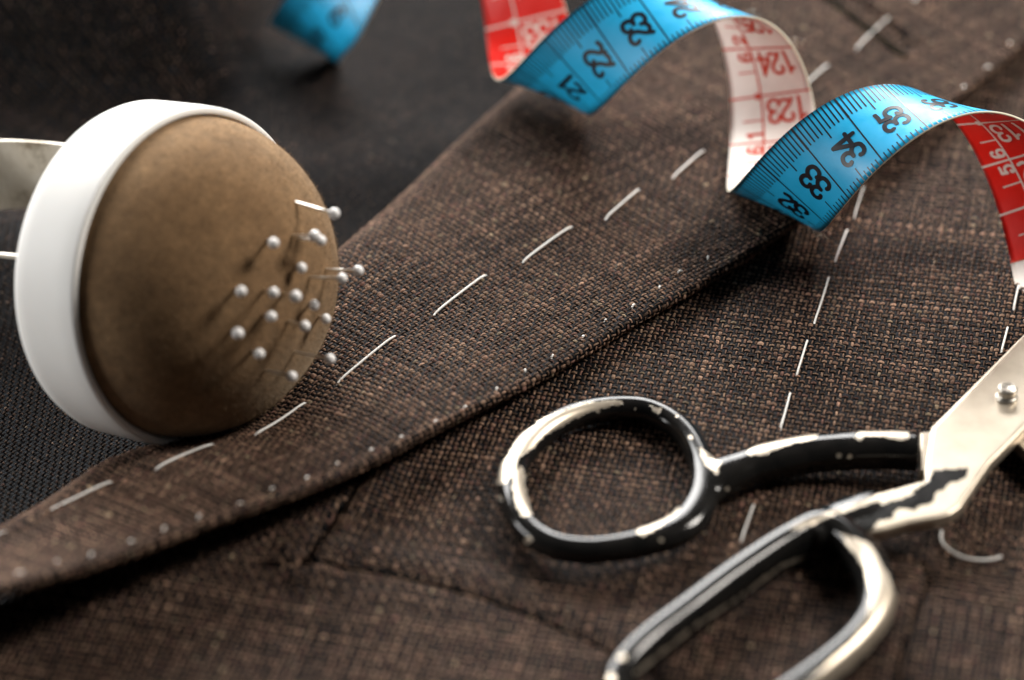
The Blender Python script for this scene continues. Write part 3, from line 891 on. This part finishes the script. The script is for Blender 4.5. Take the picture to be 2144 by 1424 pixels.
# ------------------------------------------------------------------ pins
M_PIN = simple('steel_pin', (.80, .78, .74), .28, .9)
M_HEAD = simple('pearl_white_head', (.82, .80, .79), .22, 0, .5, .3)
def ray_dome(px, py):
    d = FW * FPX + RT * (px - 1072) + UP * (712 - py); d /= np.linalg.norm(d)
    best = None
    rr, aa = np.meshgrid(np.linspace(.001, 1, 120), np.linspace(0, 2 * math.pi, 240, endpoint=False), indexing='ij')
    rr, aa = rr.ravel(), aa.ravel()
    for it in range(3):
        Pp = dome_pt(rr, aa); v = Pp - CAM; l = v @ d
        q = np.linalg.norm(v - l[:, None] * d, axis=1)
        if it == 0:
            fr = (dome_normal(rr, aa) @ d) < .05
            q = np.where(fr, q, 1e9)
        i = np.argmin(q); r0, a0 = rr[i], aa[i]
        w = .02 / (8 ** it)
        rr, aa = np.meshgrid(np.clip(r0 + np.linspace(-w, w, 21), 1e-4, 1), a0 + np.linspace(-w * 3, w * 3, 21), indexing='ij')
        rr, aa = rr.ravel(), aa.ravel()
    return dome_pt(np.array([r0]), np.array([a0]))[0], dome_normal(np.array([r0]), np.array([a0]))[0], d
# head x, y, entry x, y (None: seen head-on), how far the head stands off, label
PINS = [
 (700, 447, 620, 424, None, 'topmost pin in the brown cushion, long bare shaft slanting out to its head'),
 (573, 509, 560, 503, 4.0, 'pin with white head at upper left of the cluster, its shadow pooled below left'),
 (659, 494, 612, 494, 5.6, 'rear one of two pins whose heads touch near the top of the cushion'),
 (672, 504, 622, 499, None, 'front one of two pins whose heads touch near the top of the cushion'),
 (631, 561, 622, 556, 2.2, 'short-standing pin alone between the touching pair and the row of three heads'),
 (750, 567, 682, 564, None, 'pin standing out farthest over the cloth from the cushion\'s side'),
 (716, 583, 648, 581, None, 'pin just under the farthest-standing one, shaft in shadow'),
 (505, 610, 492, 606, 3.0, 'leftmost pin of the upper row across the middle of the cushion'),
 (573, 613, 552, 608, 4.6, 'middle pin of the row of three heads across the cushion'),
 (619, 621, 592, 615, 5.0, 'right pin of the row of three heads across the cushion'),
 (657, 639, 648, 636, 2.2, 'short pin close to the felt below and right of the row of three'),
 (682, 668, 668, 663, 2.6, 'pin low on the cushion\'s outer edge against the woven cloth'),
 (568, 663, 552, 658, 4.2, 'pin below the middle of the row of three heads, near the centre'),
 (638, 683, 603, 672, None, 'pin with a tilted shaft below centre, long shadow falling down and left'),
 (498, 698, 486, 693, 3.2, 'leftmost pin of the lower half of the cushion'),
 (543, 741, 528, 735, 4.2, 'pin between the lower left head and the lowest one'),
 (691, 752, 617, 737, None, 'pin reaching out over the cloth at the lower edge of the cushion'),
 (611, 788, 557, 776, None, 'lowest pin in the cushion, head against the cloth'),
]
for hx, hy, ex, ey, stand, label in PINS:
    E_, N_, d_ = ray_dome(ex, ey)
    # head lies on its own sight line; pick the depth that puts the pin nearest to a natural slant
    hd = FW * FPX + RT * (hx - 1072) + UP * (712 - hy); hd /= np.linalg.norm(hd)
    want = N_ * .75 + CN * .45; want /= np.linalg.norm(want)
    best = None
    for t_ in np.linspace(430, 540, 2201):
        Hh = CAM + hd * t_; v = Hh - E_; l = np.linalg.norm(v)
        if l > 16 or (v @ N_) < .8: continue
        cost = -(v @ want) / l
        if stand is not None: cost = abs(v @ N_ - stand) * .3 - .3 * (v @ want) / l
        if best is None or cost < best[0]: best = (cost, Hh)
    Hh = best[1]; v = Hh - E_; ax = v / np.linalg.norm(v)
    pin = empty('pin', E_, label, 'pin', 'pearl-headed pins stuck in the cushion')
    P = np.array([E_ - ax * 5, E_ - ax * 1.0, E_ + v * .5, Hh])
    V, F = sweep(P, .27, .27, 10, up=(.13, .4, .9))
    mesh_obj('shaft', V, F, M_PIN, pin)
    th = np.linspace(0, math.pi, 15)
    hr = .97 + .05 * rng.normal()
    V, F = lathe([(hr * math.sin(x) if 0 < k < 14 else 0, hr * math.cos(x)) for k, x in enumerate(th)], Hh, -ax, 24)
    mesh_obj('head', V, F, M_HEAD, pin)

# ------------------------------------------------------------------ scissors
scissors = empty('scissors', ground(1800, 1050, 0), 'old black-handled steel tailor\'s scissors with chipped paint, lying open on the jacket', 'scissors')

def steel_and_paint():
    """black enamel, chipped to bare nickel where the 'chip' attribute is above zero"""
    m, nt, b, N, L = new_mat('chipped_black_enamel')
    att = N.new('ShaderNodeAttribute'); att.attribute_name = 'chip'
    n1 = noise(nt, 900.0, 3, .6); n2 = noise(nt, 260.0, 3); n3 = noise(nt, 1400.0, 2); n4 = noise(nt, 420.0, 5, .7)
    v = mathn(nt, 'ADD', att.outputs['Fac'], mathn(nt, 'ADD', mathn(nt, 'MULTIPLY', mathn(nt, 'SUBTRACT', n1.outputs[0], .5), 12.0), mathn(nt, 'MULTIPLY', mathn(nt, 'SUBTRACT', n4.outputs[0], .56), 14.0)))
    mask = mathn(nt, 'MULTIPLY', mathn(nt, 'ADD', v, .5), .9)
    mk = N.new('ShaderNodeClamp'); L.new(mask, mk.inputs[0]); mask = mk.outputs[0]
    st = ramp(nt, n2.outputs[0], [(.3, (.42, .36, .285)), (.7, (.51, .445, .36))])
    mx = N.new('ShaderNodeMix'); mx.data_type = 'RGBA'; L.new(mask, mx.inputs['Factor'])
    pb = ramp(nt, n2.outputs[0], [(.3, (.006, .006, .006)), (.75, (.012, .011, .010))])
    L.new(pb.outputs[0], mx.inputs['A']); L.new(st.outputs[0], mx.inputs['B'])
    L.new(mx.outputs['Result'], b.inputs['Base Color'])
    L.new(mathn(nt, 'MULTIPLY', mask, .7), b.inputs['Metallic'])
    b.inputs['Specular IOR Level'].default_value = .26
    rr = ramp(nt, n2.outputs[0], [(.3, (.10, .10, .10)), (.75, (.17, .17, .17))])
    rm = N.new('ShaderNodeMix'); rm.data_type = 'FLOAT'; L.new(mask, rm.inputs['Factor'])
    L.new(rr.outputs[0], rm.inputs['A']); rm.inputs['B'].default_value = .38
    L.new(rm.outputs['Result'], b.inputs['Roughness'])
    # the enamel stands a little proud of the metal
    hgt = mathn(nt, 'ADD', mathn(nt, 'MULTIPLY', mask, -1.0), mathn(nt, 'MULTIPLY', n3.outputs[0], .05))
    bump(nt, b, hgt, .10, .9)
    return m
M_PAINT = steel_and_paint()

def poly_sd(poly, pts):
    """signed distance in pixels, positive inside"""
    poly = np.asarray(poly, float); d = np.full(len(pts), 1e9); ins = np.zeros(len(pts), bool)
    for k in range(len(poly)):
        a, b = poly[k], poly[(k + 1) % len(poly)]; e = b - a
        t = np.clip(((pts - a) @ e) / (e @ e + 1e-9), 0, 1)
        d = np.minimum(d, np.linalg.norm(pts - a - t[:, None] * e, axis=1))
        c = (a[1] > pts[:, 1]) != (b[1] > pts[:, 1])
        ins ^= c & (pts[:, 0] < (b[0] - a[0]) * (pts[:, 1] - a[1]) / (b[1] - a[1] + 1e-12) + a[0])
    return np.where(ins, d, -d)

def set_chip(o, polys, dots=(), lines=(), invert=None):
    """wear marks and pale patches: outlines drawn on the upper side of the casting"""
    P = world_verts(o); q = proj(P)
    n = len(P); nn = np.empty(n * 3, np.float32); o.data.vertices.foreach_get('normal', nn); nn = nn.reshape(-1, 3)
    f = np.full(n, -40.0)
    for pl in polys: f = np.maximum(f, poly_sd(pl, q))
    for x, y, r in dots: f = np.maximum(f, r - np.linalg.norm(q - (x, y), axis=1))
    for ln, w in lines:
        L2 = np.asarray(ln, float); d = np.full(n, 1e9)
        for k in range(len(L2) - 1):
            e = L2[k + 1] - L2[k]; t = np.clip(((q - L2[k]) @ e) / (e @ e), 0, 1)
            d = np.minimum(d, np.linalg.norm(q - L2[k] - t[:, None] * e, axis=1))
        f = np.maximum(f, w - d)
    if invert is not None: f = -poly_sd(invert, q)
    view = (CAM - P); view /= np.linalg.norm(view, axis=1)[:, None]
    f = np.where((nn * view).sum(1) > -.1, f, -40.0) if invert is None else f
    at = o.data.attributes.new('chip', 'FLOAT', 'POINT'); at.data.foreach_set('value', f.astype(np.float32))

# --- handle with the thumb ring
RA = [(1072, 1015), (1080, 973), (1110, 930), (1155, 893), (1213, 868), (1280, 856), (1345, 858), (1395, 877), (1435, 908), (1461, 948), (1475, 995), (1470, 1046), (1441, 1093),
      (1391, 1123), (1312, 1144), (1228, 1153), (1158, 1142), (1108, 1110), (1080, 1062)]
ZA = 3.4
ringA = catmull([ground(x, y, ZA) for x, y in RA], 6, True)
k = len(ringA); ph = np.arange(k) / k
rwA = 2.25 + .85 * np.exp(-((ph - .63) / .09) ** 2) + .40 * (np.exp(-(ph / .1) ** 2) + np.exp(-((ph - 1) / .1) ** 2))
v1 = sweep(ringA, rwA, 2.25, 20, True, power=2.2)
shA = catmull([ground(x, y, z) for x, y, z in [(1478, 1006, 3.4), (1500, 1002, 3.5), (1532, 991, 4.0), (1575, 977, 4.0), (1625, 965, 4.0), (1700, 951, 4.0), (1800, 944, 4.0), (1880, 944, 4.0), (1922, 946, 4.0)]], 6)
t = np.linspace(0, 1, len(shA))
v2 = sweep(shA, np.interp(t, [0, .06, .13, .23, .34, 1], [6.4, 5.6, 4.5, 3.7, 3.3, 3.3]), np.interp(t, [0, .1, .25, .45, 1], [2.1, 2.3, 2.6, 3.0, 3.2]), 20, power=2.4)
handleA = fused('thumb_handle', *merge([v1, v2]), .28, 5, M_PAINT, scissors)
set_chip(handleA, [
    [(1038, 1015), (1048, 975), (1090, 905), (1150, 868), (1210, 845), (1290, 835), (1312, 846), (1262, 856), (1215, 872), (1190, 886), (1142, 912), (1117, 937), (1086, 958), (1081, 986), (1058, 1014)],
    [(1076, 990), (1091, 974), (1101, 994), (1099, 1012), (1105, 1036), (1114, 1080), (1092, 1082), (1079, 1052), (1072, 1022)],
    [(1330, 1118), (1333, 1108), (1372, 1088), (1402, 1058), (1426, 1060), (1421, 1076), (1380, 1104), (1345, 1121)],
    [(1460, 934), (1474, 940), (1508, 968), (1503, 994), (1476, 974)],  # pale metal-coloured patch on the web beside the arm
    [(1558, 950), (1600, 915), (1655, 905), (1725, 905), (1705, 918), (1642, 934), (1592, 956)],
    [(1788, 917), (1800, 898), (1902, 888), (1904, 919), (1882, 924), (1852, 917), (1812, 914), (1800, 924)],
    [(1362, 848), (1385, 855), (1380, 864), (1366, 858)],
   ], [(1047, 1043, 6), (1106, 1130, 8), (1252, 861, 5), (1330, 856, 4), (1445, 915, 5), (1417, 872, 4), (1522, 1024, 5), (1384, 1131, 5), (1757, 953, 4), (1779, 956, 5)])
# --- handle with the long finger loop; runs into the blade plate
RB = [(1712, 1112), (1650, 1142), (1590, 1180), (1520, 1229), (1440, 1290), (1365, 1347), (1312, 1400), (1290, 1455), (1312, 1520), (1385, 1556), (1490, 1545), (1600, 1495), (1700, 1428), (1780, 1362),
      (1824, 1305), (1838, 1252), (1826, 1200), (1797, 1158), (1755, 1122)]
ZB = 4.4
ringB = catmull([ground(x, y, ZB) for x, y in RB], 6, True)
k = len(ringB); ph = np.arange(k) / k
rwB = 2.7 + .4 * np.exp(-((ph - .8) / .08) ** 2)
v1 = sweep(ringB, rwB, 3.6, 20, True, power=2.5)
neck = catmull([ground(x, y, z) for x, y, z in [(1690, 1122, 4.4), (1745, 1100, 4.6), (1800, 1078, 4.8), (1850, 1065, 4.9)]], 6)
v2 = sweep(neck, np.linspace(3.6, 4.6, len(neck)), np.linspace(3.2, 1.6, len(neck)), 18, power=2.6)
handleB = fused('finger_handle', *merge([v1, v2]), .30, 5, M_PAINT, scissors)
set_chip(handleB, [
    [(1762, 1118), (1820, 1135), (1860, 1205), (1880, 1253), (1864, 1308), (1822, 1362), (1746, 1432), (1640, 1500), (1560, 1520), (1690, 1430), (1778, 1345), (1814, 1292), (1822, 1250), (1812, 1200), (1792, 1162), (1772, 1140)],
    [(1650, 1110), (1668, 1098), (1720, 1075), (1800, 1050), (1860, 1030), (1860, 1042), (1800, 1062), (1735, 1082), (1680, 1108)],
   ], [(1303, 1376, 9), (1280, 1420, 10)], [([(1332, 1409), (1464, 1305), (1552, 1248), (1640, 1182), (1706, 1161), (1763, 1174)], 3.0)])

# --- blades
def plate(name, outline, z0, z1, parent, bev, chip=None, cell=.55, mat=None):
    """flat ground steel plate with a rounded edge"""
    P = np.array([ground(x, y, z1)[:2] for x, y in outline])
    bm = bmesh.new()
    base = origin_of(parent)
    lo = [bm.verts.new(Vector((np.r_[p, z0] - base) * MM)) for p in P]
    f = bm.faces.new(lo)
    r = bmesh.ops.extrude_face_region(bm, geom=[f])
    bmesh.ops.translate(bm, verts=[g for g in r['geom'] if isinstance(g, bmesh.types.BMVert)], vec=(0, 0, (z1 - z0) * MM))
    bmesh.ops.recalc_face_normals(bm, faces=bm.faces[:])
    ed = [e for e in bm.edges if abs(e.verts[0].co.z - e.verts[1].co.z) < 1e-6]
    bmesh.ops.bevel(bm, geom=ed, offset=bev * MM, segments=3, affect='EDGES', profile=.5)
    bmesh.ops.triangulate(bm, faces=[f for f in bm.faces if len(f.verts) > 4])
    me = bpy.data.meshes.new(name); bm.to_mesh(me); bm.free()
    o = link(name, me, [], parent)
    V = world_verts(o); F = [list(p.vertices) for p in me.polygons]
    bpy.data.objects.remove(o)
    return V, F

TOPZ = 6.6
out = [(1938, 1004), (1936, 985), (1941, 940), (1946, 905), (1950, 893), (1975, 868), (2060, 782), (2144, 697), (2300, 540), (2520, 318), (2760, 70), (2800, 42), (2790, 80), (2600, 318), (2420, 540), (2250, 772), (2144, 898), (2075, 968),
       (2040, 1018), (2012, 1060), (1990, 1076), (1960, 1084), (1900, 1094), (1850, 1108), (1805, 1116), (1760, 1120), (1720, 1118), (1690, 1110), (1672, 1097), (1700, 1080), (1745, 1060), (1800, 1042), (1860, 1026), (1905, 1014)]
V, F = plate('upper_blade', out, 4.0, TOPZ, scissors, .45)
upper = fused('upper_blade', V, F, .32, 2, M_PAINT, scissors)
paint_area = [(1953, 986), (1990, 983), (2026, 980), (2022, 996), (2008, 1006), (1990, 1008), (1978, 1022), (1960, 1030), (1952, 1050), (1930, 1058), (1912, 1069), (1895, 1064), (1880, 1064), (1868, 1072), (1868, 1084), (1840, 1090), (1826, 1108),
              (1800, 1124), (1740, 1130), (1690, 1120), (1745, 1082), (1800, 1070), (1840, 1060), (1885, 1045), (1905, 1040), (1915, 1025), (1940, 1015), (1950, 1000)]
set_chip(upper, [], invert=paint_area)

out2 = [(1926, 905), (1960, 900), (2010, 880), (2060, 850), (2110, 800), (2160, 790), (2250, 900), (2420, 1090), (2560, 1240), (2570, 1270), (2540, 1275), (2380, 1160), (2220, 1010), (2120, 920), (2060, 915), (2000, 960), (1960, 985), (1926, 985)]
V, F = plate('lower_blade', out2, 1.2, 3.7, scissors, .4)
lower = mesh_obj('lower_blade', V, F, M_PAINT, scissors, False)
at = lower.data.attributes.new('chip', 'FLOAT', 'POINT'); at.data.foreach_set('value', np.full(len(V), 20, np.float32))

# --- pivot screw
M_SCREW = simple('worn_screw_steel', (.56, .52, .46), .32, .85)
sp = ground(2107, 833, TOPZ)
V, F = lathe([(1.95, -.3), (1.95, .35), (1.75, .55), (1.55, .62), (1.5, 1.35), (1.6, 1.6), (1.72, 1.75), (1.7, 2.1), (1.45, 2.35), (1.2, 2.42), (1.0, 2.3), (0, 2.28)], sp, (0, 0, 1.0), 40)
mesh_obj('pivot_screw', V, F, M_SCREW, scissors)

# ------------------------------------------------------------------ loose thread end on the front panel
P = np.array([on_surface(x, y, h_body) for x, y in [(1972, 1112), (1970, 1132), (1980, 1152), (2005, 1170), (2040, 1179), (2075, 1176), (2097, 1168)]])
P[:, 2] += np.array([.1, .4, .7, .8, .7, .5, .3])
P = catmull(P, 5)
V, F = sweep(P, .2, .2, 8)
o = mesh_obj('loose_thread', V, F, M_THREAD, None, True, P[0])
add_twist(o, 8, len(P), 14)
tag(o, 'short curved snippet of white thread lying below the scissors\' blade plate', 'thread')
